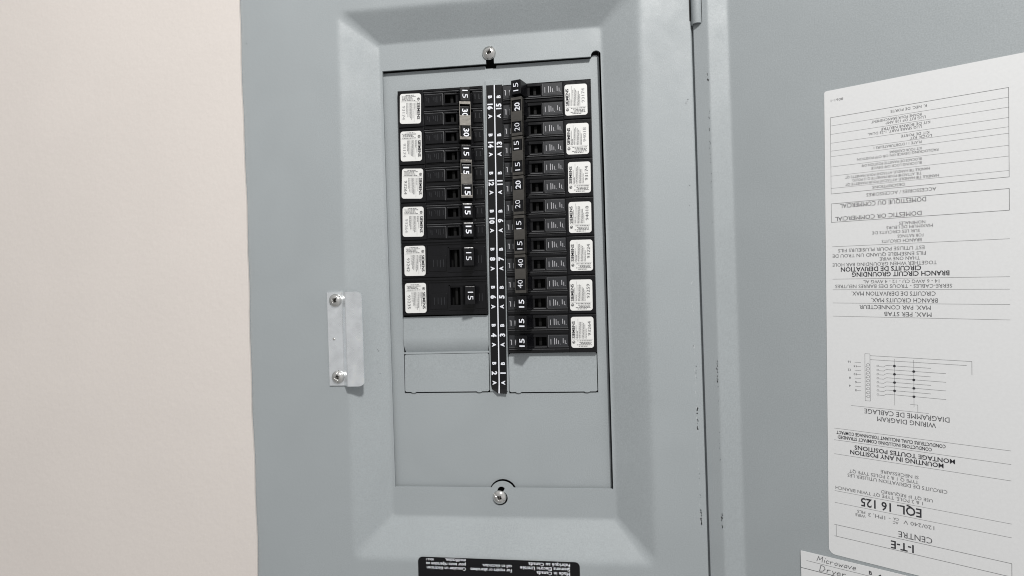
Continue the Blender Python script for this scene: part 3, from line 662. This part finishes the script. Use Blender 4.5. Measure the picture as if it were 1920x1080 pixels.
for k in range(9): disc(mb, (19.3, -(148.4 + 2.1 * k)), .75, q, (1, 0, 0), (0, 0, 1), 12, .62); disc(mb, (18.5, -(149.4 + 2.0 * k)), .3, q, (1, 0, 0), (0, 0, 1), 8, .2)
stroke(mb, [(20.3, -143.5), (62, -143.5), (62, -150)], .14, q); stroke(mb, [(20.3, -145.6), (60, -145.6)], .14, q)
for k in range(8):
    z = -(148.1 + 2.14 * k); e = 52 if k % 2 else 46
    stroke(mb, [(24.2, z - .9), (26.2, z - .9), (27.2, z - .1), (27.9, z), (e, z)], .14, q)
    disc(mb, (23.6, z - .6), .5, q, (1, 0, 0), (0, 0, 1), 10, .38)
    disc(dots, ((30.9, -(148.15 + 2.14 * k)) if k % 2 == 0 else (39.05, -(148.15 + 2.14 * k))), .62, (0, y - .02, 0), (1, 0, 0), (0, 0, 1), 14)
for x in (30.9, 39.05): stroke(mb, [(x, -144.5), (x, -168.5)], .1, q)
stroke(mb, [(11.3, -171.0), (45, -170.9)], .12, q); stroke(mb, [(37.5, -167.2), (40.6, -167.2), (40.6, -170.9)], .12, q)
for k in range(8): stroke(mb, [(13.3 + .4 * (k % 2), -(147.5 + 2.15 * k)), (16.0, -(147.5 + 2.15 * k))], .12, q)
for k, t in enumerate(("16", "14", "12", "10", "8", "6", "4", "2")): put(mb, t, ((11.3 if k % 2 == 0 else 14.0), y, -(147.4 + 2.15 * k) + .5), (-1, 0, 0), (0, 0, -1), 1.1, anchor=0, bold=.01)
link("wiring_diagram", mb.mesh(), "grey_ink", lab); link("connection_dots", dots.mesh(), "ink", lab)

# ---------------------------------------------------------------- directory card with handwriting, just under the label
card = thing("directory_card", "white ruled circuit card with handwriting at the lower door edge", "card", door_pt(50.2, 5.97, -154.6), rz=-DA)
v, f = fill([rrect(0, 140, -74, 0, .4, 3)], .3)
link("card_sheet", mesh([(a, b - .45, c) for a, b, c in v], f), "paper", card)
mb = MB(); q = (0, -.5, 0)
for k in range(7):
    stroke(mb, [(3.0, -4.9 - 9.6 * k), (140, -4.9 - 9.6 * k)], .14, q); stroke(mb, [(0, -9.6 - 9.6 * k), (140, -9.6 - 9.6 * k)], .26, q)
put(mb, "B", (33.0, -.5, -4.0), (1, 0, 0), (0, 0, 1), 1.9, bold=.02)
put(mb, "6", (36.0, -.5, -7.6), (1, 0, 0), (0, 0, 1), 4.4, bold=.05)
link("printed_lines", mb.mesh(), "ink", card)
HW = {'M': [[(0, 0), (.1, 1.5), (.5, .5), (.9, 1.5), (1.05, 0)]], 'i': [[(.2, .8), (.25, 0)], [(.28, 1.15), (.32, 1.25)]], 'c': [[(.65, .75), (.3, .8), (.1, .4), (.3, 0), (.7, .1)]], 'r': [[(.1, .8), (.15, 0)], [(.15, .5), (.35, .8), (.6, .75)]],
      'o': [[(.4, .8), (.1, .5), (.3, 0), (.65, .2), (.6, .65), (.4, .8)]], 'w': [[(.05, .8), (.25, 0), (.45, .6), (.65, 0), (.85, .8)]], 'a': [[(.65, .75), (.3, .8), (.1, .3), (.35, 0), (.65, .4), (.65, .75), (.72, 0)]],
      'v': [[(.05, .8), (.35, 0), (.65, .85)]], 'e': [[(.1, .4), (.6, .5), (.5, .8), (.2, .75), (.1, .3), (.35, 0), (.7, .15)]], 'D': [[(.1, 1.5), (.15, 0), (.7, .2), (.95, .8), (.6, 1.4), (.05, 1.5)]], 'y': [[(.1, .8), (.35, .2)], [(.7, .8), (.2, -.5)]]}
def handwrite(mb, word, x, z, s, w, rnd):
    for ch in word:
        for st in HW[ch]: stroke(mb, [(x + (a + .22 * b) * s * 1.25 + rnd.uniform(-.05, .05), z + b * s + rnd.uniform(-.08, .08)) for a, b in st], w, q)
        x += (1.25 if ch in 'MD' else .45 if ch == 'i' else 1.0 if ch == 'w' else .85) * s * 1.25
mb = MB(); rnd = random.Random(4)
handwrite(mb, "Microwave", 8.2, -3.7, 1.95, .3, rnd); handwrite(mb, "Dryer", 9.0, -9.0, 2.3, .34, rnd)
link("handwriting", mb.mesh(), "pencil", card)
